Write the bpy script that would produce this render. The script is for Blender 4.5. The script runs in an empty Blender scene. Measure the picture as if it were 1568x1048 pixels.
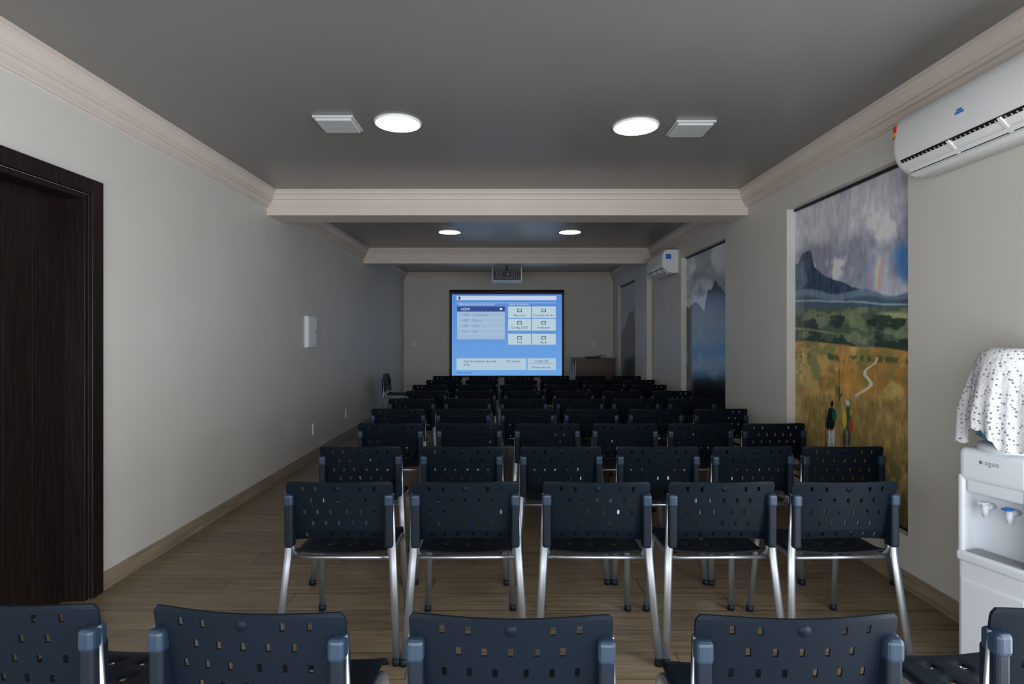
import bpy, bmesh, math, random
import numpy as np
from mathutils import Vector, Matrix
random.seed(4); np.random.seed(4)
S=bpy.context.scene
S.view_settings.view_transform='Standard'
S.view_settings.look='None'
H=1.45; F=870.0; XL=-2.32; XR=2.28; YB=12.5; YF=-0.7; ZC=2.85
def lin(c):
    c=np.asarray(c,dtype=float)/255.0
    return np.where(c<=0.04045,c/12.92,((c+0.055)/1.055)**2.4)
# ------------------------------------------------------------ materials
def mat(name,col,rough=0.5,metal=0.0,noise=0.0,nscale=8.0,bump=0.0,bscale=60.0,emit=None,estr=0.0,stretch=(1,1,1),trans=0.0,spec=0.5):
    m=bpy.data.materials.new(name); m.use_nodes=True
    nt=m.node_tree; b=nt.nodes['Principled BSDF']
    b.inputs['Base Color'].default_value=(*col,1); b.inputs['Roughness'].default_value=rough
    b.inputs['Metallic'].default_value=metal; b.inputs['Transmission Weight'].default_value=trans
    b.inputs['Specular IOR Level'].default_value=spec
    tc=nt.nodes.new('ShaderNodeTexCoord'); mp=nt.nodes.new('ShaderNodeMapping'); mp.inputs['Scale'].default_value=stretch
    nt.links.new(tc.outputs['Object'],mp.inputs['Vector'])
    if noise>0:
        n=nt.nodes.new('ShaderNodeTexNoise'); n.inputs['Scale'].default_value=nscale; n.inputs['Detail'].default_value=4
        nt.links.new(mp.outputs[0],n.inputs['Vector'])
        r=nt.nodes.new('ShaderNodeValToRGB')
        r.color_ramp.elements[0].position=0.3; r.color_ramp.elements[1].position=0.7
        r.color_ramp.elements[0].color=(*[c*(1-noise) for c in col],1); r.color_ramp.elements[1].color=(*[min(1,c*(1+noise)) for c in col],1)
        nt.links.new(n.outputs['Fac'],r.inputs[0]); nt.links.new(r.outputs[0],b.inputs['Base Color'])
    if bump>0:
        n=nt.nodes.new('ShaderNodeTexNoise'); n.inputs['Scale'].default_value=bscale; n.inputs['Detail'].default_value=3
        nt.links.new(mp.outputs[0],n.inputs['Vector'])
        bp=nt.nodes.new('ShaderNodeBump'); bp.inputs['Strength'].default_value=bump; bp.inputs['Distance'].default_value=0.005
        nt.links.new(n.outputs['Fac'],bp.inputs['Height']); nt.links.new(bp.outputs[0],b.inputs['Normal'])
    if emit is not None:
        b.inputs['Emission Color'].default_value=(*emit,1); b.inputs['Emission Strength'].default_value=estr
    return m
M_wall=mat('wall_paint',(0.62,0.60,0.56),0.5,noise=0.03,nscale=1.5,bump=0.08,bscale=25)
M_ceil=mat('ceiling_paint',(0.19,0.185,0.175),0.3,noise=0.03,nscale=1.0)
M_trim=mat('plaster_trim',(0.66,0.58,0.52),0.5,noise=0.03,nscale=3)
M_dark=mat('dark_wood',(0.012,0.007,0.006),0.4,noise=0.4,nscale=6,stretch=(14,14,0.7),bump=0.2,bscale=8,spec=.25)
M_plastic=mat('black_plastic',(0.004,0.008,0.014),0.46,bump=0.1,bscale=300,spec=.11)
M_lug=mat('bracket_plastic',(0.006,0.011,0.019),0.42,bump=0.05,bscale=200,spec=.2)
M_lug_lit=mat('bracket_cap_highlight',(0.014,0.030,0.056),0.38,bump=0.05,bscale=200,spec=.4)  # bracket plastic with the bluish daylight highlight painted into its colour
M_metal=mat('silver_tube',(0.50,0.54,0.60),0.28,metal=0.9,noise=0.05)
M_white=mat('white_plastic',(0.75,0.77,0.78),0.35,noise=0.02)
M_lgrey=mat('unlit_panel',(0.50,0.51,0.52),0.35,noise=0.02)
M_whitec=mat('white_cooler',(0.66,0.71,0.77),0.35,noise=0.02)
M_black=mat('matte_black',(0.008,0.008,0.009),0.5,noise=0.1)
M_grey=mat('grey_plastic',(0.25,0.26,0.28),0.4,noise=0.05)
M_blue=mat('blue_plastic',(0.03,0.16,0.6),0.3,noise=0.05)
M_red=mat('red_sticker',(0.6,0.03,0.02),0.5,noise=0.05)
M_yel=mat('yellow_sticker',(0.7,0.5,0.03),0.5,noise=0.05)
M_bottle=mat('water_bottle_blue',(0.12,0.38,0.62),0.12,noise=0.05,trans=0.35)
M_lamp=mat('lamp_diffuser',(0.9,0.9,0.9),0.5,emit=(1,0.91,0.76),estr=6.0)
M_desk=mat('desk_wood',(0.10,0.05,0.03),0.4,noise=0.35,nscale=5,stretch=(1,1,12))
def wood_floor(name,scale_vec):
    m=bpy.data.materials.new(name); m.use_nodes=True; nt=m.node_tree; b=nt.nodes['Principled BSDF']
    tc=nt.nodes.new('ShaderNodeTexCoord')
    br=nt.nodes.new('ShaderNodeTexBrick'); br.offset=0.37
    br.inputs['Scale'].default_value=1.0; br.inputs['Brick Width'].default_value=1.2; br.inputs['Row Height'].default_value=0.2
    br.inputs['Mortar Size'].default_value=0.003; br.inputs['Mortar Smooth'].default_value=0.1
    br.inputs['Color1'].default_value=(0.26,0.205,0.135,1); br.inputs['Color2'].default_value=(0.195,0.15,0.10,1)
    br.inputs['Mortar'].default_value=(0.08,0.065,0.045,1)
    nt.links.new(tc.outputs['Object'],br.inputs['Vector'])
    mp=nt.nodes.new('ShaderNodeMapping'); mp.inputs['Scale'].default_value=scale_vec
    nt.links.new(tc.outputs['Object'],mp.inputs['Vector'])
    n=nt.nodes.new('ShaderNodeTexNoise'); n.inputs['Scale'].default_value=2.5; n.inputs['Detail'].default_value=8; n.inputs['Distortion'].default_value=0.6
    nt.links.new(mp.outputs[0],n.inputs['Vector'])
    r=nt.nodes.new('ShaderNodeValToRGB'); r.color_ramp.elements[0].position=0.3; r.color_ramp.elements[1].position=0.72
    r.color_ramp.elements[0].color=(0.62,0.58,0.53,1); r.color_ramp.elements[1].color=(1.12,1.08,1.04,1)
    nt.links.new(n.outputs['Fac'],r.inputs[0])
    mx=nt.nodes.new('ShaderNodeMix'); mx.data_type='RGBA'; mx.blend_type='MULTIPLY'; mx.inputs[0].default_value=1.0
    nt.links.new(br.outputs['Color'],mx.inputs[6]); nt.links.new(r.outputs[0],mx.inputs[7])
    nt.links.new(mx.outputs[2],b.inputs['Base Color']); b.inputs['Roughness'].default_value=0.33
    bp=nt.nodes.new('ShaderNodeBump'); bp.inputs['Strength'].default_value=0.3; bp.inputs['Distance'].default_value=0.003; bp.invert=True
    nt.links.new(br.outputs['Fac'],bp.inputs['Height']); nt.links.new(bp.outputs[0],b.inputs['Normal'])
    return m
M_floor=wood_floor('wood_tile_floor',(1.0,14,1))
M_base=mat('wood_tile_base',(0.29,0.23,0.16),0.4,noise=0.25,nscale=3,stretch=(8,1,14))
# ------------------------------------------------------------ mesh helpers
class B:
    def __init__(s): s.bm=bmesh.new(); s.mats=[]
    def mi(s,m):
        if m not in s.mats: s.mats.append(m)
        return s.mats.index(m)
    def box(s,x0,x1,y0,y1,z0,z1,m,bev=0.0,seg=2,mtx=None):
        t=bmesh.new(); bmesh.ops.create_cube(t,size=1)
        for v in t.verts: v.co=Vector((x0+(v.co.x+.5)*(x1-x0),y0+(v.co.y+.5)*(y1-y0),z0+(v.co.z+.5)*(z1-z0)))
        if bev>0: bmesh.ops.bevel(t,geom=t.edges[:],offset=bev,segments=seg,affect='EDGES',profile=0.5)
        s.merge(t,m,mtx,smooth=False)
        return s
    def merge(s,t,m,mtx=None,smooth=False):
        i=s.mi(m); mp={}
        for v in t.verts: mp[v]=s.bm.verts.new(mtx@v.co if mtx else v.co)
        for f in t.faces:
            try:
                g=s.bm.faces.new([mp[v] for v in f.verts]); g.material_index=i; g.smooth=smooth
            except ValueError: pass
        t.free()
    def cyl(s,p0,p1,r0,r1,m,n=20,smooth=True,caps=True):
        p0=Vector(p0);p1=Vector(p1); d=(p1-p0); L=d.length
        t=bmesh.new(); bmesh.ops.create_cone(t,cap_ends=caps,segments=n,radius1=r0,radius2=r1,depth=L)
        q=Vector((0,0,1)).rotation_difference(d.normalized()).to_matrix().to_4x4()
        s.merge(t,m,Matrix.Translation((p0+p1)/2)@q,smooth)
    def prism(s,prof,axis,a,b_,m,smooth=False):
        i=s.mi(m); A=[s.bm.verts.new(axis(p,a)) for p in prof]; C=[s.bm.verts.new(axis(p,b_)) for p in prof]; n=len(prof)
        for k in range(n):
            f=s.bm.faces.new([A[k],A[(k+1)%n],C[(k+1)%n],C[k]]); f.material_index=i; f.smooth=smooth
        f=s.bm.faces.new(A); f.material_index=i; f=s.bm.faces.new(C[::-1]); f.material_index=i
    def tube(s,pts,a,b_,m,side=Vector((1,0,0)),n=10,sub=5):
        P=[Vector(p) for p in pts]; path=[]
        path.append(P[0])
        for k in range(1,len(P)-1):
            d0=(P[k-1]-P[k]); d1=(P[k+1]-P[k]); r=min(0.06,d0.length*.45,d1.length*.45)
            A=P[k]+d0.normalized()*r; C=P[k]+d1.normalized()*r
            for j in range(sub+1):
                t=j/sub; path.append((1-t)**2*A+2*t*(1-t)*P[k]+t*t*C)
        path.append(P[-1]); rings=[]; i=s.mi(m)
        for k,p in enumerate(path):
            T=(path[min(k+1,len(path)-1)]-path[max(k-1,0)]).normalized()
            sd=(side-T*side.dot(T)).normalized(); nn=T.cross(sd)
            rings.append([s.bm.verts.new(p+sd*a*math.cos(2*math.pi*j/n)+nn*b_*math.sin(2*math.pi*j/n)) for j in range(n)])
        for k in range(len(rings)-1):
            for j in range(n):
                f=s.bm.faces.new([rings[k][j],rings[k][(j+1)%n],rings[k+1][(j+1)%n],rings[k+1][j]]); f.material_index=i; f.smooth=True
        for rg in (rings[0],rings[-1]):
            f=s.bm.faces.new(rg); f.material_index=i
    def sheet(s,fn,nu,nv,thick,m,skip=lambda i,j:False,smooth=True):
        i=s.mi(m); T={};Bt={}
        for a in range(nu+1):
            for c in range(nv+1):
                p,nr=fn(a/nu,c/nv); T[a,c]=s.bm.verts.new(p); Bt[a,c]=s.bm.verts.new(p-nr*thick)
        def F(vs,sm):
            f=s.bm.faces.new(vs); f.material_index=i; f.smooth=sm
        keep=lambda a,c: 0<=a<nu and 0<=c<nv and not skip(a,c)
        for a in range(nu):
            for c in range(nv):
                if not keep(a,c): continue
                F([T[a,c],T[a+1,c],T[a+1,c+1],T[a,c+1]],smooth)
                F([Bt[a,c],Bt[a,c+1],Bt[a+1,c+1],Bt[a+1,c]],smooth)
                for (da,dc,e0,e1) in ((-1,0,(a,c+1),(a,c)),(1,0,(a+1,c),(a+1,c+1)),(0,-1,(a,c),(a+1,c)),(0,1,(a+1,c+1),(a,c+1))):
                    if not keep(a+da,c+dc): F([T[e0],Bt[e0],Bt[e1],T[e1]],False)
    def mesh(s,name):
        bmesh.ops.recalc_face_normals(s.bm,faces=s.bm.faces[:])
        me=bpy.data.meshes.new(name); s.bm.to_mesh(me); s.bm.free()
        for m in s.mats: me.materials.append(m)
        return me
    def obj(s,name,loc=(0,0,0),rz=0,parent=None):
        o=bpy.data.objects.new(name,s.mesh(name)); o.location=loc; o.rotation_euler=(0,0,rz)
        S.collection.objects.link(o)
        if parent: o.parent=parent
        return o
# ------------------------------------------------------------ room shell
b=B(); b.box(XL-.2,XR+.2,YF-.2,YB+.2,-.1,0,M_floor); b.obj('floor')
b=B(); b.box(XL-.2,XR+.2,YF-.2,YB+.2,ZC,ZC+.1,M_ceil); b.obj('ceiling')
B().box(XL-.2,XR+.2,YB,YB+.2,0,ZC,M_wall).obj('wall_back')
DY0,DY1,DZ=2.13,3.13,2.23
B().box(XL-.2,XL,YF-.2,DY0,0,ZC,M_wall).obj('wall_left'); B().box(XL-.2,XL,DY1,YB,0,ZC,M_wall).obj('wall_left'); B().box(XL-.2,XL,DY0,DY1,DZ,ZC,M_wall).obj('wall_left')
REC=[(3.25,4.67),(6.0,7.54),(10.3,11.95)]; RZ0,RZ1=0.30,2.49
WY0,WY1=-.45,1.75  # unseen side opening, added to hold the side fill lamp
B().box(XR,XR+.2,YF-.2,WY0,0,ZC,M_wall).obj('wall_right'); B().box(XR,XR+.2,WY0,WY1,2.3,ZC,M_wall).obj('wall_right')
y=WY1
for r0,r1 in REC:
    B().box(XR,XR+.2,y,r0,0,ZC,M_wall).obj('wall_right'); B().box(XR,XR+.2,r0,r1,0,RZ0,M_wall).obj('wall_right'); B().box(XR,XR+.2,r0,r1,RZ1,ZC,M_wall).obj('wall_right')
    B().box(XR+.085,XR+.2,r0,r1,RZ0,RZ1,M_wall).obj('wall_right'); y=r1
B().box(XR,XR+.2,y,YB,0,ZC,M_wall).obj('wall_right')
B().box(XR-.08,XR,9.1,9.4,0,ZC-.24,M_wall,0.004).obj('wall_right_pilaster')
B().box(XL,XL+.15,YF-.2,YF,0,ZC,M_wall).obj('wall_rear'); B().box(XR-.15,XR,YF-.2,YF,0,ZC,M_wall).obj('wall_rear'); B().box(XL+.15,XR-.15,YF-.2,YF,2.3,ZC,M_wall).obj('wall_rear')
b=B(); b.box(XL,XL+.012,YF,DY0-.08,0,.10,M_base); b.box(XL,XL+.012,DY1+.08,YB,0,.10,M_base); b.obj('baseboard_left')
b=B(); b.box(XR-.012,XR,WY1,9.1,0,.10,M_base); b.box(XR-.012,XR,9.4,YB,0,.10,M_base); b.obj('baseboard_right')
b=B(); b.box(XL+.012,XR-.012,YB-.012,YB,0,.10,M_base); b.obj('baseboard_back')
PR=[(0,0),(.10,0),(.10,.016),(.084,.018),(.084,.036),(.072,.046),(.060,.066),(.056,.086),(.044,.088),(.044,.110),(.026,.114),(.026,.156),(.016,.158),(.016,.168),(0,.168)]
b=B(); b.prism(PR,lambda p,t:Vector((XL+p[0],t,ZC-p[1])),YF,YB,M_trim); b.obj('trim_1')
b=B(); b.prism(PR,lambda p,t:Vector((XR-p[0],t,ZC-p[1])),YF,YB,M_trim); b.obj('trim_2')
b=B(); b.prism([(p[0]*.7,p[1]*.7) for p in PR],lambda p,t:Vector((t,YB-p[0],ZC-p[1])),XL,XR,M_trim); b.obj('trim_3')
BP=[(0,0),(.10,0),(.10,.014),(.084,.018),(.084,.036),(.068,.046),(.055,.068),(.050,.084),(.036,.088),(.036,.128),(.050,.132),(.050,.152),(.062,.156),(.062,.242),(0,.242)]
def beam(y0,name,back=.28):
    b=B(); f=[(-p[0],p[1]) for p in BP[:-1]]
    prof=[(q[0]+y0,q[1]) for q in f]+[(y0+back+p[0],p[1]) for p in BP[:-1][::-1]]
    prof=[p for p in prof if not (p[1]==0 and p[0] in (y0,y0+back))]
    b.prism(prof,lambda p,t:Vector((t,p[0],ZC-p[1]+0.0)),XL,XR,M_trim); return b.obj(name)
beam(5.50,'ceiling_beam',.22); beam(9.10,'ceiling_beam',.22); beam(1.45,'ceiling_beam',.22)
# ------------------------------------------------------------ door
b=B()
b.box(XL,XL+.025,DY1,DY1+.085,0,DZ+.085,M_dark,.004); b.box(XL,XL+.025,DY0-.085,DY0,0,DZ+.085,M_dark,.004)
b.box(XL,XL+.025,DY0,DY1,DZ,DZ+.085,M_dark,.004)
b.box(XL-.19,XL+.003,DY1-.03,DY1-.001,0,DZ-.001,M_dark,.002); b.box(XL-.19,XL+.003,DY0+.001,DY0+.03,0,DZ-.001,M_dark,.002); b.box(XL-.19,XL+.002,DY0+.001,DY1-.001,DZ-.03,DZ-.001,M_dark,.002)
b.box(XL-.15,XL-.11,DY0+.03,DY1-.03,0.005,DZ-.03,M_dark,.002)
for k in range(5): b.box(XL-.11,XL-.107,DY0+.08+.17*k,DY0+.2+.17*k,.1,DZ-.13,M_dark,.001)
b.cyl((XL-.11,DY0+.1,1.05),(XL-.06,DY0+.1,1.05),.012,.012,M_metal); b.box(XL-.07,XL-.05,DY0+.09,DY0+.22,1.04,1.06,M_metal,.004)
b.obj('door_1')
# ------------------------------------------------------------ chair
def chair_mesh():
    b=B()
    def back(u,v):
        t=2*u-1; hw=.243-.012*(1-v); 
        if v>.93: hw-=.012*((v-.93)/.07)**2
        x=t*hw
        z0=.515+.022*(1-abs(t)**2); z1=.80-.004*abs(t)**6
        z=z0+(z1-z0)*v
        y=.045*(1-v)*1.0 + .034*abs(t)**2 -.028
        y+= .012*max(0,.15-v)/.15
        return Vector((x,y,z)),Vector((-.28*t,-1,-.1)).normalized()
    NU,NV=39,25
    A={6,11,16,22,27,32}; A1={6,11,27,32}; Bq={9,14,19,24,29}
    def skip(i,j):
        if j in (21,22): return i in A1
        if j in (16,17): return i in Bq
        if j in (11,12): return i in A
        if j in (6,7): return i in Bq
        if j in (1,2): return i in A
        return False
    b.sheet(back,NU,NV,-.006,M_plastic,skip,smooth=False)
    b.cyl((0,-.031,.772),(0,-.027,.772),.015,.015,M_plastic,16)
    for s in (-1,1):
        b.box(s*.224-.019,s*.224+.019,-.014,.040,.50,.70,M_lug,.010,3)
        b.box(s*.224-.021,s*.224+.021,-.020,.034,.685,.742,M_lug_lit,.012,3)
        b.tube([(s*.268,-.045,.0),(s*.236,.02,.47),(s*.226,.010,.74)],.0185,.010,M_metal,n=12)
        b.tube([(s*.225,.455,.0),(s*.208,.40,.435),(s*.222,.05,.445),(s*.232,.018,.52)],.0165,.009,M_metal,n=12)
        b.cyl((s*.268,-.045,0),(s*.267,-.043,.03),.020,.019,M_lug,10); b.cyl((s*.225,.455,0),(s*.2245,.453,.03),.018,.017,M_lug,10)
    b.cyl((-.222,.05,.437),(.222,.05,.437),.009,.009,M_metal,8); b.cyl((-.21,.36,.432),(.21,.36,.432),.009,.009,M_metal,8)
    def seat(u,v):
        t=2*u-1; x=t*(.215-.01*(v**4)); y=.035+.43*v
        z=.462-.014*(1-t*t)+.018*max(0,.15-v)/.15*(1)-.05*max(0,(v-.82)/.18)**2
        return Vector((x,y,z)),Vector((0,0,1))
    b.sheet(seat,17,16,.008,M_plastic,lambda i,j: (j in (5,8,11) and i in (4,8,12)))
    return b.mesh('stacking_chair')
CM=chair_mesh()
def chair(x,y,deg=0):
    o=bpy.data.objects.new('stacking_chair',CM); o.location=(x,y,0); o.rotation_euler=(0,0,math.radians(deg)); S.collection.objects.link(o)
for x,y,a in [(-1.245,1.40,-4),(-.628,1.36,-5),(0.003,1.335,-1),(.678,1.335,1),(1.40,1.38,4)]: chair(x,y,a)
for x,a in zip((-.765,-.197,.392,.955,1.508),(0,1,-1,1,2)): chair(x,2.55,a)
for x,a in zip((-.88,-.283,.306,.88,1.44,1.975),(1,-1,1,0,2,0)): chair(x,3.36,a)
for x,a in zip((-.89,-.30,.283,.865,1.43,1.98),(0,1,0,-1,1,3)): chair(x,4.25,a)
for x,a in zip((-1.0,-.415,.164,.737,1.316,1.90),(0,1,0,0,-1,1)): chair(x,5.1,a)
for k,y in enumerate((5.93,6.77,7.6,8.45,9.3)):
    for j in range(6): chair(-1.02+.04*math.sin(k*2.3)+.585*j,y,random.uniform(-3,3))
chair(-2.12,9.75,-90)
# ------------------------------------------------------------ air conditioners
def ac(ynear,yfar,name):
    b=B(); zb=2.30; L=yfar-ynear
    prof=[(0.002,0),(.09,0),(.14,.012),(.185,.045),(.21,.085),(.222,.13),(.224,.20),(.218,.26),(.205,.295),(.185,.315),(.15,.325),(0.002,.325)]
    n=len(prof); i=b.mi(M_white)
    ys=[0,.006,.02,.04,L-.04,L-.02,L-.006,L]; sc=[.94,.97,.99,1,1,.99,.97,.94]
    rings=[]
    for yy,k in zip(ys,sc):
        rings.append([b.bm.verts.new(Vector((XR-(p[0]*k if p[0]>.01 else p[0]),ynear+yy,zb+.16+(p[1]-.16)*k))) for p in prof])
    for a in range(len(rings)-1):
        for j in range(n):
            f=b.bm.faces.new([rings[a][j],rings[a][(j+1)%n],rings[a+1][(j+1)%n],rings[a+1][j]]); f.material_index=i; f.smooth=(j<n-1)
    for rg in (rings[0],rings[-1]):
        f=b.bm.faces.new(rg); f.material_index=i
    def at(d,z,y): return Vector((XR-d,y,zb+z))
    def slab(p0,p1,t,y0,y1,m):
        dx=p1[0]-p0[0]; dz=p1[1]-p0[1]; l=math.hypot(dx,dz); nx,nz=dz/l,-dx/l
        q=[p0,p1,(p1[0]+nx*t,p1[1]+nz*t),(p0[0]+nx*t,p0[1]+nz*t)]
        b.prism(q,lambda p,tt:at(p[0],p[1],tt),y0,y1,m)
    slab((.145,.016),(.208,.082),.004,ynear+.05,yfar-.05,M_black)
    slab((.12,.006),(.150,.016),.014,ynear+.05,yfar-.05,M_white)
    slab((.152,.026),(.168,.040),.014,ynear+.06,yfar-.06,M_white)
    k=int(L/.03)
    for j in range(k):
        y=ynear+.07+j*(L-.14)/(k-1); slab((.166,.044),(.2,.078),.008,y-.003,y+.003,M_lgrey)
    for y in (ynear+.3*L,ynear+.6*L): slab((.15,.02),(.206,.08),.012,y-.008,y+.008,M_white)
    b.box(XR-.226,XR-.223,ynear+.48*L,ynear+.48*L+.05,zb+.17,zb+.18,M_blue); b.box(XR-.226,XR-.223,ynear+.48*L+.01,ynear+.48*L+.04,zb+.183,zb+.192,M_blue)
    b.box(XR-.222,XR-.216,yfar-.035,yfar-.012,zb+.20,zb+.27,M_red); b.box(XR-.223,XR-.216,yfar-.033,yfar-.014,zb+.215,zb+.235,M_yel)
    if ynear>5: b.box(XR-.17,XR-.10,ynear-.002,ynear+.002,zb+.19,zb+.26,M_blue)
    return b.obj(name)
ac(2.12,3.06,'air_conditioner'); ac(7.66,8.52,'air_conditioner')
# ------------------------------------------------------------ ceiling lights
for x,y in [(-.73,3.72),(.84,3.78),(-.80,7.6),(.81,7.6),(-.80,11.0),(.81,11.0)]:
    b=B(); b.cyl((x,y,ZC-.012),(x,y,ZC),.152,.156,M_white,48); b.cyl((x,y,ZC-.014),(x,y,ZC-.0125),.143,.143,M_lamp,48); b.obj('ceiling_downlight')
for x,y in [(-1.12,3.72),(1.21,3.80)]:
    b=B(); b.box(x-.13,x+.13,y-.13,y+.13,ZC-.014,ZC,M_lgrey,.003); b.box(x-.115,x+.115,y-.115,y+.115,ZC-.03,ZC-.012,M_lgrey,.006)
    b.obj('ceiling_panel_light')
# ------------------------------------------------------------ wall plates
def plate(name,c,nrm,w,h,t,kind='switch'):
    b=B()
    b.box(-w/2,w/2,-t,0,-h/2,h/2,M_white,min(.004,t*.4))
    if kind=='panel':
        b.box(-w/2+.02,w/2-.02,-t-.004,-t+.001,-h/2+.02,h/2-.02,M_white,.002); b.box(w/2-.05,w/2-.035,-t-.008,-t,-.02,.02,M_grey,.002)
    elif kind=='socket':
        for q in (-.012,0,.012): b.cyl((q,-t-.001,0 if q else .006),(q,-t+.002,0 if q else .006),.003,.003,M_black,8)
    else: b.box(-.012,.012,-t-.004,-t+.001,-.022,.022,M_white,.002)
    return b.obj(name,c,nrm)
plate('electrical_panel',(XL,6.57,1.50),math.pi/2,.28,.36,.045,'panel')
plate('wall_socket',(XL,6.72,.35),math.pi/2,.08,.13,.012,'socket'); plate('wall_socket',(XL,8.07,.35),math.pi/2,.08,.13,.012,'socket')
plate('light_switch',(-2.10,YB,1.28),0,.08,.12,.012); plate('light_switch',(1.86,YB,1.26),0,.08,.12,.012)
# ------------------------------------------------------------ colour-attribute paintings
def vcmat(name,rough=.25):
    m=bpy.data.materials.new(name); m.use_nodes=True; nt=m.node_tree; bs=nt.nodes['Principled BSDF']
    a=nt.nodes.new('ShaderNodeVertexColor'); a.layer_name='Col'
    bs.inputs['Roughness'].default_value=rough
    nt.links.new(a.outputs['Color'],bs.inputs['Base Color'])
    return m
M_mural=vcmat('mural_print',rough=.2)
def fbm(x,y,seed,oct=5):
    r=np.random.RandomState(seed); out=np.zeros_like(x); amp=.5
    for o in range(oct):
        G=r.rand(64,64); fx=np.floor(x).astype(int); fy=np.floor(y).astype(int); tx=x-fx; ty=y-fy
        tx=tx*tx*(3-2*tx); ty=ty*ty*(3-2*ty); g=lambda i,j:G[(fx+i)%64,(fy+j)%64]
        out+=amp*((g(0,0)*(1-tx)+g(1,0)*tx)*(1-ty)+(g(0,1)*(1-tx)+g(1,1)*tx)*ty); amp*=.5; x=x*2+7.3; y=y*2+3.1
    return out
def sm(a,b_,x):
    t=np.clip((x-a)/(b_-a),0,1); return t*t*(3-2*t)
def over(C,col,m): 
    col=np.asarray(col,float); return C*(1-m[...,None])+col*m[...,None]
def paint1(px,py,Y,Z):
    y3=-Y*4; n=fbm(y3*.5+40,Z*2.6,1,6); n2=fbm(y3*1.2+90,Z*5,2,6); n3=fbm(y3*10+200,Z*14,3,4); nf=fbm(y3*16+10,Z*50,5,3)
    t=np.clip((py-250)/200,0,1)[...,None]
    C=np.array([128,128,142.])*(1-t)+np.array([160,165,178.])*t
    C=over(C,(176,176,184),sm(.40,.66,n)*.8); C=over(C,(104,108,128),sm(.52,.30,n)*.6)
    C=over(C,(58,104,162),sm(36,6,np.hypot((px-1384)*1.0,(py-398)*.8)+40*(n2-.5))*.9)
    C=over(C,(238,240,243),sm(.36,.55,n2)*sm(44,8,np.hypot((px-1274)*.9,(py-410)*1.6)+10*(n-.5)))
    C=over(C,(215,217,223),sm(.45,.7,n2)*sm(55,15,np.hypot(px-1345,(py-345)*1.4)))
    ridge=np.interp(px,[1215,1222,1228,1238,1242,1247,1262,1285,1310,1335],[404,402,387,384,388,410,424,432,442,452])+5*(n2-.5)*2
    rock=np.array([46,64,84.])*(.75+.5*n3[...,None])
    m=sm(ridge-1.5,ridge+1.5,py)[...,None]; C=C*(1-m)+rock*m
    C=over(C,(100,122,146),sm(.5,.62,n2)*(py>ridge)*sm(ridge,ridge+30,py)*.5)
    hz=447+4*np.sin(px*.07)+8*(n2-.5)
    C=over(C,(96,116,134),sm(hz-2,hz+3,py)); C=over(C,(66,84,98),sm(hz+6,hz+13,py+12*(n2-.5)))
    C=over(C,(165,180,186),sm(2.5,.8,abs(py-(463+.03*(px-1300)+6*(n2-.5))))*.6)
    g=473-.02*(px-1220)+8*(n2-.5)
    C=over(C,(72,86,72),sm(g-2,g+3,py)); C=over(C,(118,128,96),(py>g)*sm(.45,.6,fbm(y3*1.5,Z*12,31,5))*.8)
    C=over(C,(158,166,122),sm(26,14,np.hypot((px-1368)*.7,(py-487)*1.7)+16*(n2-.5))*.9)
    C=over(C,(36,50,40),sm(g+8,g+14,py)*sm(548,540,py)*sm(.55,.42,fbm(y3*1.6+9,Z*13,33,5))*.92)
    C=over(C,(175,172,120),sm(3,1,abs(py-(506+.12*(px-1240)+4*(n2-.5))))*sm(1310,1250,px)*.5)
    C=C*(.86+.28*n3[...,None])
    rb=px-(1341+.0025*(py-440)**2)
    for o,c in ((-6,(170,130,195)),(-2.5,(130,185,185)),(1,(210,205,125)),(4.5,(225,130,118))):
        C=over(C,c,sm(3.8,0,abs(rb-o))*sm(385,408,py)*sm(447,437,py)*.5)
    h2=524+.10*np.maximum(0,px-1250)+8*(n2-.5)
    gold=np.array([164,124,66.])*(.62+.5*n2[...,None]+.26*n3[...,None])
    m=sm(h2-2,h2+2,py)[...,None]; C=C*(1-m)+gold*m
    C=over(C,(196,176,108),(py>h2)*sm(.46,.62,fbm(y3*1.3,Z*9,35,6))*.6)
    C=over(C,(104,108,60),(py>h2)*sm(.48,.64,fbm(y3*2,Z*12,36,6))*sm(640,560,py)*.7)
    C=over(C,(62,74,44),sm(7,2,abs(py-(546+.06*(px-1250)+14*(n2-.5))))*sm(.42,.56,fbm(y3*7,Z*16,41,4))*.85)
    pc=np.interp(py,[546,552,558,563,568,574,580,586,592,598,604,612],[1344,1343,1338,1330,1325,1324,1329,1334,1333,1324,1313,1304])+2*(n3-.5)
    C=over(C,(196,194,180),sm(1,-1,abs(px-pc)-(1.4+(py-546)*.045))*(py>547)*(py<612)*.85)
    fg=606+14*(n3-.5)
    st=fbm(px*.8+n2*4,py*.10,9,5); st2=fbm(px*.12,py*.05+50,10,5)
    grass=np.array([152,130,80.])*(.72+.42*st[...,None])*(.72+.5*st2[...,None])
    m=sm(fg-6,fg+10,py)[...,None]; C=C*(1-m)+grass*m
    C=over(C,(80,80,48),sm(640,780,py)*sm(.60,.40,st2)*.8)
    C=over(C,(48,48,30),sm(690,815,py)*.6)
    C=over(C,(50,52,32),sm(1.2,.4,abs(px-1285))*(py>565)*(py<615)*.6)
    wx=px+3.0*(n3-.5)+1.5*(nf-.5); wy=py+5*(n3-.5)
    el=lambda cx,cy,rx,ry: sm(1.2,.85,np.hypot((wx-cx)/rx,(wy-cy)/ry))
    C=over(C,(48,60,34),el(1284,602,6,9)*sm(.40,.5,n3))
    for a in ((1270,672,2.8,15),(1276,670,2.6,14)): C=over(C,(176,178,188),el(*a))
    C=over(C,(24,28,32),el(1273,642,6.0,17)); C=over(C,(24,30,34),el(1267,646,2.2,12)); C=over(C,(22,80,64),el(1277,636,3.4,9)); C=over(C,(34,26,24),el(1274,619,2.6,4.6))
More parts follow.
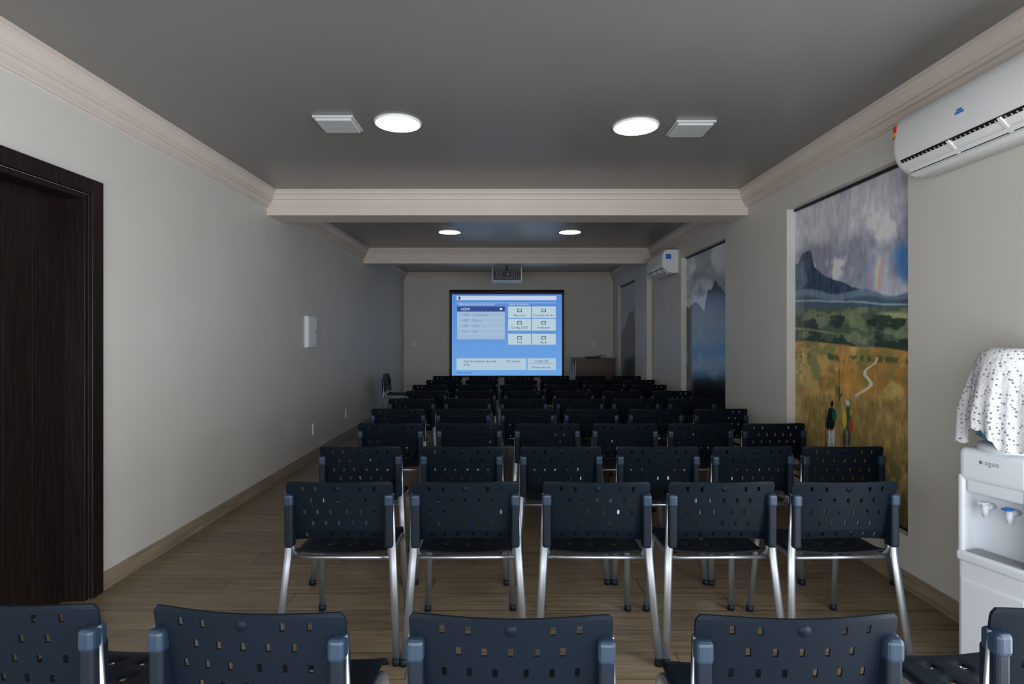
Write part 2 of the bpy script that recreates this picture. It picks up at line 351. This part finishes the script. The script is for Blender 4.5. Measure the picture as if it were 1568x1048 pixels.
    for a in ((1293,672,2.8,15),(1300,670,2.8,14)): C=over(C,(62,64,76),el(*a))
    C=over(C,(48,84,52),el(1298,642,5.8,18)); C=over(C,(196,156,52),el(1293,642,3.0,14)); C=over(C,(160,56,46),el(1302.5,652,2.6,11)); C=over(C,(180,176,176),el(1298,618,2.6,4.6)); C=over(C,(180,116,60),el(1302.5,632,2.4,5))
    C=over(C,(25,30,35),sm(.9,.3,abs(px-1264))*(py>628)*(py<688)*.8)
    return C
def paint2(px,py,Y,Z):
    n=fbm(-Y*1.6+30,Z*3,11,6); n2=fbm(-Y*4+60,Z*6,12,5); n3=fbm(-Y*9+60,Z*9,14,5)
    C=np.zeros(px.shape+(3,))+np.array([118,126,140.]); C=over(C,(172,178,186),sm(.4,.6,n))
    rd=np.interp(px,[1054,1060,1064,1072,1078,1084,1090,1094,1104,1110],[470,468,462,470,476,446,440,432,438,452])+10*(n3-.5)
    rock=np.array([34,40,50.])*(.6+.8*n3[...,None])
    m=sm(rd-1.5,rd+1.5,py)[...,None]; C=C*(1-m)+rock*m
    C=over(C,(120,136,160),sm(.50,.62,n2)*sm(rd+20,rd+60,py)*.65)
    C=over(C,(66,82,108),sm(505,545,py)*.5); C=over(C,(26,32,38),sm(.56,.42,n2)*sm(530,560,py)*.85); C=over(C,(16,19,22),sm(565,605,py)*.85)
    return C
def paint3(px,py,Y,Z):
    n2=fbm(-Y*2+60,Z*4,22,6)
    C=np.zeros(px.shape+(3,))+np.array([120,130,142.]); rd=1.75+.25*np.sin(Y*3)+.5*(n2-.5)
    C=over(C,(50,62,70),sm(rd+.03,rd-.03,Z)); C=over(C,(88,90,66),sm(1.2,.9,Z)*sm(.4,.6,n2)); return C
def mural(r0,r1,fn,gain,ny,nz,latch=False):
    Ys=np.linspace(r0+.002,r1-.002,ny); Zs=np.linspace(RZ0+.002,RZ1-.002,nz); Yg,Zg=np.meshgrid(Ys,Zs,indexing='ij')
    X=XR+.07
    C=np.clip(fn(780+F*X/Yg,515-F*(Zg-H)/Yg,Yg,Zg),0,255); C=np.clip(lin(C)*gain,0,.9)
    P=np.stack([np.full_like(Yg,X),Yg,Zg],-1).reshape(-1,3)
    idx=np.arange(ny*nz).reshape(ny,nz)
    Fc=np.stack([idx[:-1,:-1],idx[:-1,1:],idx[1:,1:],idx[1:,:-1]],-1).reshape(-1,4)
    me=bpy.data.meshes.new('wall_mural'); me.from_pydata(P.tolist(),[],Fc.tolist())
    ca=me.color_attributes.new('Col','FLOAT_COLOR','POINT'); ca.data.foreach_set('color',np.concatenate([C.reshape(-1,3),np.ones((ny*nz,1))],1).ravel())
    me.materials.append(M_mural); me.update()
    p=bpy.data.objects.new('wall_mural',None); S.collection.objects.link(p)
    o=bpy.data.objects.new('print',me); S.collection.objects.link(o); o.parent=p
    b=B(); b.box(X+.001,X+.0145,r0+.001,r1-.001,RZ0+.001,RZ1-.001,M_black); b.obj('backing_board',parent=p)
    b=B()
    b.box(X-.012,X,r0,r1,RZ0,RZ0+.012,M_black); b.box(X-.012,X,r0,r1,RZ1-.02,RZ1,M_black)  # top black strip paints in the shadow gap under the recess edge
    if latch:
        b.box(X-.03,X,r0+.03,r0+.05,1.36,1.42,M_black,.003); b.box(X-.036,X-.028,r0+.033,r0+.047,1.37,1.39,M_white,.002)
    b.obj('edge_strips',parent=p)
mural(*REC[0],paint1,1.75,320,500,True); mural(*REC[1],paint2,1.9,160,240); mural(*REC[2],paint3,1.9,80,120)
# ------------------------------------------------------------ projection screen
scr=bpy.data.objects.new('projection_screen',None); S.collection.objects.link(scr)
YS=12.38
def sx(px): return (px-780)/F*YS
def sz(py): return H+(515-py)/F*YS
def em(name,c,k=1.0):
    return mat(name,(0.02,0.02,0.02),.7,emit=tuple(lin(c)),estr=k)
E={}
def E_(c):
    if c not in E: E[c]=em('screen_glow_%d'%len(E),c,0.95)
    return E[c]
b=B(); b.box(sx(688.5),sx(863.5),YS,YS+.03,sz(578),sz(447),M_black,.003); b.cyl((sx(688),YS+.03,sz(446)),(sx(864),YS+.03,sz(446)),.03,.03,M_black,16); b.obj('frame',parent=scr)
b=B()
def R(x0,y0,x1,y1,c,l):
    b.box(sx(x0),sx(x1),YS-.0012*l-.0005,YS-.0012*(l-1)-.0005,sz(y1),sz(y0),E_(c))
for i in range(10):
    y0=451+124.5*i/10; y1=451+124.5*(i+1)/10; t=i/9
    R(692,y0,860.5,y1,(int(88+20*t),int(138+28*t),int(212+18*t)),1)
R(699,453.5,852,460,(196,214,236),2); R(699,463,851,465,(120,165,225),2)
R(700,469.5,773,477,(52,72,138),2); R(700,478,773,520,(160,186,214),2)
for yy in (486,494.5,503,511.5): R(702,yy,771,yy+.6,(185,205,228),3)
for (x0,y0,x1,y1) in ((778,469.5,813,487),(814.5,469.5,851,487),(778,488.5,813,506.5),(814.5,488.5,851,506.5),(778,511.5,813,528),(814.5,511.5,851,528)): R(x0,y0,x1,y1,(186,210,222),2)
for (x,y) in ((795.5,476),(832.5,476),(795.5,495),(832.5,495),(795.5,518),(832.5,518)):
    R(x-3.5,y-3,x+3.5,y+2.2,(70,90,110),3); R(x-2.4,y-2,x+2.4,y+1.2,(186,210,222),4)
R(699,549,806,567,(178,204,222),2); R(808,549,851,567,(178,204,222),2); R(811,556,848,556.6,(110,130,150),3)
R(702,454.5,705,459,(40,60,110),3); R(765.5,472,769,475,(220,230,240),3)
b.obj('display_image',parent=scr)
def txt(s,px,py,h,c,al='LEFT'):
    cu=bpy.data.curves.new('caption','FONT'); cu.body=s; cu.size=h*YS/F*1.35; cu.align_x=al; cu.materials.append(E_(c))
    o=bpy.data.objects.new('caption',cu); o.location=(sx(px),YS-.009,sz(py)); o.rotation_euler=(math.pi/2,0,0); S.collection.objects.link(o); o.parent=scr
dk=(40,60,95)
txt('Selecione uma fonte de entrada',702,467.5,3.2,(200,215,240)); txt('Ajuda da projecao',780,467.5,3,(200,215,240))
txt('HDMI',706,475.5,4,(215,225,245))
for i,s in enumerate(('HDMI   Computador','USB     Display','LAN     Rede','Tela    USB')): txt(s,708,484+8.5*i,3.6,(105,130,170))
for s,x,y in (('Recursos',795.5,484.5),('Conexao de dis.',832.5,484.5),('Config. ECO',795.5,503.5),('Ambiente',832.5,503.5),('Tela',795.5,526),('Ajuda',832.5,526)): txt(s,x,y,3.6,dk,'CENTER')
txt('Tipo de conexao de rede',710,555,3.6,dk); txt('00.00',710,560,3,dk); txt('Pal.-chave:',776,555,3.6,dk); txt('Codigo QR',829,554.5,3.4,dk,'CENTER'); txt('Pronto para uso',829,564,3.2,dk,'CENTER'); txt('Rede sem fio',700,572.5,3.2,(40,80,190))
# ------------------------------------------------------------ projector
b=B(); py0=9.75; xc=(776-780)/F*py0
b.cyl((xc,py0+.15,ZC-.01),(xc,py0+.15,2.60),.02,.02,M_metal,12); b.cyl((xc,py0+.15,ZC-.012),(xc,py0+.15,ZC),.06,.06,M_metal,20)
b.box(xc-.24,xc+.24,py0+.02,py0+.30,2.44,2.575,M_grey,.02,3); b.box(xc-.22,xc+.22,py0+.012,py0+.022,2.46,2.56,M_black,.004)
for q in (-.17,-.13,-.09,.09,.13,.17): b.box(xc+q-.006,xc+q+.006,py0+.006,py0+.016,2.465,2.555,M_grey,.001)
b.cyl((xc,py0+.30,2.51),(xc,py0+.35,2.51),.05,.045,M_black,24); b.cyl((xc+.02,py0+.0,2.515),(xc+.02,py0+.014,2.515),.03,.03,M_grey,20)
for s in (-1,1): b.box(xc+s*.25-.006,xc+s*.25+.006,py0,py0+.28,2.41,2.70,M_metal,.002)
b.box(xc-.256,xc+.256,py0+.04,py0+.24,2.70,2.712,M_metal,.002); b.box(xc-.27,xc+.27,py0-.02,py0+.32,2.39,2.415,M_lgrey,.005)
b.cyl((xc,py0+.15,2.59),(xc,py0+.15,2.712),.02,.02,M_metal,12)
b.obj('ceiling_projector')
# ------------------------------------------------------------ desk
b=B(); X0,X1,Y0,Y1=1.25,2.12,11.35,11.85
b.box(X0-.02,X1+.02,Y0-.02,Y1+.02,.97,1.0,M_desk,.003); b.box(X0+.10,X1-.02,Y0+.02,Y0+.04,.30,.97,M_desk,.002)
b.box(X1-.03,X1,Y0,Y1,0,.97,M_desk,.002); b.box(X0+.08,X0+.11,Y0,Y1,0.0,.97,M_desk,.002); b.box(X0+.45,X0+.455,Y0+.015,Y0+.02,.32,.95,M_black)
for yy in (Y0+.03,Y1-.03): b.tube([(X0-.06,yy,0),(X0+.03,yy,.5),(X0+.05,yy,.97)],.012,.012,M_metal)
b.cyl((X0-.015,Y0+.03,.25),(X0-.015,Y1-.03,.25),.01,.01,M_metal,8)
b.tube([(1.95,11.6,1.0),(1.95,11.6,1.06),(1.8,11.6,1.05),(1.75,11.6,1.006)],.006,.006,M_black)
b.box(1.55,1.85,11.45,11.65,1.0,1.03,M_black,.004)
b.obj('desk')
# ------------------------------------------------------------ water dispenser
wd=bpy.data.objects.new('water_dispenser',None); S.collection.objects.link(wd)
WX,WY,WR=2.10,2.36,math.radians(-90+17)
wd.location=(WX,WY,0); wd.rotation_euler=(0,0,WR)
b=B(); w=.138; d=.135
b.box(-w,w,-d,d,0.0,.50,M_whitec,.02,4); b.box(-w+.012,w-.012,-d-.006,-d+.02,.04,.42,M_whitec,.012,3)
b.box(-w,w,-d-.012,d,.49,.535,M_whitec,.014,3)
b.box(-w,w,-.055,d,.50,.86,M_whitec,.015,3)
for s in (-1,1): b.box(s*(w-.014)-.014,s*(w-.014)+.014,-d,0,.50,.86,M_whitec,.012,3)
b.box(-w,w,-d,d,.83,.975,M_whitec,.028,4); b.box(-w+.03,w-.03,-d+.01,-.05,.785,.85,M_whitec,.012,3)
b.box(-.10,.10,-d+.004,-.06,.534,.540,M_grey,.002)
for x in (-.045,.045):
    b.cyl((x,-.055,.735),(x,-.115,.735),.014,.013,M_whitec,16); b.cyl((x,-.105,.745),(x,-.105,.695),.015,.010,M_whitec,16)
    b.box(x-.014,x+.014,-.135,-.095,.748,.758,M_blue if x>0 else M_whitec,.004)
    b.box(x-.012,x+.012,-.058,-.053,.70,.77,M_whitec,.002)
b.cyl((0,0,.97),(0,0,.995),.13,.12,M_whitec,32)
b.cyl((-.04,-d-.001,.925),(-.04,-d+.003,.925),.008,.008,M_grey,16)
b.obj('cabinet',parent=wd)
cu=bpy.data.curves.new('label','FONT'); cu.body='agua'; cu.size=.03; cu.materials.append(M_grey); o=bpy.data.objects.new('label',cu); o.location=(-.027,-d-.001,.917); o.rotation_euler=(math.pi/2,0,0); S.collection.objects.link(o); o.parent=wd
b=B(); b.cyl((0,0,.99),(0,0,1.03),.07,.125,M_bottle,32); b.cyl((0,0,1.03),(0,0,1.12),.128,.128,M_bottle,32); b.cyl((0,0,1.12),(0,0,1.14),.128,.122,M_bottle,32); b.cyl((0,0,1.14),(0,0,1.32),.122,.116,M_bottle,32); b.cyl((0,0,1.32),(0,0,1.385),.116,.08,M_bottle,32)
b.obj('bottle',parent=wd)
M_cloth=bpy.data.materials.new('crochet_cloth'); M_cloth.use_nodes=True; nt=M_cloth.node_tree; bs=nt.nodes['Principled BSDF']
bs.inputs['Roughness'].default_value=.9; bs.inputs['Specular IOR Level'].default_value=.1
tc=nt.nodes.new('ShaderNodeTexCoord'); vo=nt.nodes.new('ShaderNodeTexVoronoi'); vo.inputs['Scale'].default_value=62; vo.inputs['Randomness'].default_value=.65
nt.links.new(tc.outputs['Object'],vo.inputs['Vector']); rp=nt.nodes.new('ShaderNodeValToRGB')
rp.color_ramp.elements[0].position=.22; rp.color_ramp.elements[0].color=(.17,.19,.22,1); rp.color_ramp.elements[1].position=.34; rp.color_ramp.elements[1].color=(.60,.61,.63,1)
nt.links.new(vo.outputs['Distance'],rp.inputs[0]); nt.links.new(rp.outputs[0],bs.inputs['Base Color'])
bp=nt.nodes.new('ShaderNodeBump'); bp.inputs['Strength'].default_value=.6; bp.inputs['Distance'].default_value=.004; nt.links.new(vo.outputs['Distance'],bp.inputs['Height']); nt.links.new(bp.outputs[0],bs.inputs['Normal'])
b=B(); i=b.mi(M_cloth); N=260; K=44; Rt=.10; grid=[]
for a in range(N):
    th=2*math.pi*a/N; c=abs(math.cos(th+.3)); s_=abs(math.sin(th+.3))
    ext=.425/max(c,s_); ext=min(ext,.50); ext+=.009*abs(math.sin(th*22))
    row=[]
    for k in range(K+1):
        r=ext*k/K
        if r<Rt*.75: rad=r; z=1.40
        elif r<Rt*1.45:
            t=(r-Rt*.75)/(Rt*.7); rad=Rt*.75+Rt*.47*math.sin(t*math.pi/2); z=1.40-.05*(1-math.cos(t*math.pi/2))
        else:
            q=r-Rt*1.45; fl=q/.33
            rad=Rt*1.22+.042*min(1,fl*1.5)+fl*(.012*math.sin(th*9+1)+.008*math.sin(th*17+2))+ .012*math.sin(th*7+1)*min(1,fl*2)+.006; z=1.35-q
            rad=max(rad,.131)if z<1.15 else max(rad,.125)
        wx=WX+rad*math.cos(th+WR)
        if wx>XR-.006: rad=(XR-.006-WX)/math.cos(th+WR)
        row.append(b.bm.verts.new((rad*math.cos(th),rad*math.sin(th),z)))
    grid.append(row)
for a in range(N):
    for k in range(K):
        A=grid[a];C=grid[(a+1)%N]
        f=b.bm.faces.new([A[k],A[k+1],C[k+1],C[k]]); f.smooth=True; f.material_index=i
bmesh.ops.remove_doubles(b.bm,verts=b.bm.verts[:],dist=1e-5)
b.obj('crochet_cover',parent=wd)
# ------------------------------------------------------------ lights
def area(name,loc,rot,sx_,sy_,p,c):
    l=bpy.data.lights.new(name,'AREA'); l.shape='RECTANGLE'; l.size=sx_; l.size_y=sy_; l.energy=p; l.color=c
    o=bpy.data.objects.new(name,l); o.location=loc; o.rotation_euler=rot; S.collection.objects.link(o)
area('daylight_rear_opening',(0,YF-.05,1.15),(math.radians(90),0,0),4.2,2.1,160,(.94,.97,1.0))
area('added_side_fill',(XR+.1,(WY0+WY1)/2,1.1),(math.radians(90),0,math.radians(90)),WY1-WY0-.1,2.0,115,(.88,.94,1.0))  # added fill lamp in the unseen side opening, brightens the left wall
W=bpy.data.worlds.new('world'); S.world=W; W.use_nodes=True
W.node_tree.nodes['Background'].inputs[0].default_value=(.75,.85,1,1); W.node_tree.nodes['Background'].inputs[1].default_value=.4
# ------------------------------------------------------------ camera
cam=bpy.data.cameras.new('camera'); cam.sensor_width=36; cam.lens=36*F/1568; cam.shift_x=4/1568; cam.shift_y=-9/1568; cam.clip_start=.02
co=bpy.data.objects.new('camera',cam); co.location=(0,0,H); co.rotation_euler=(math.pi/2,0,0); S.collection.objects.link(co); S.camera=co
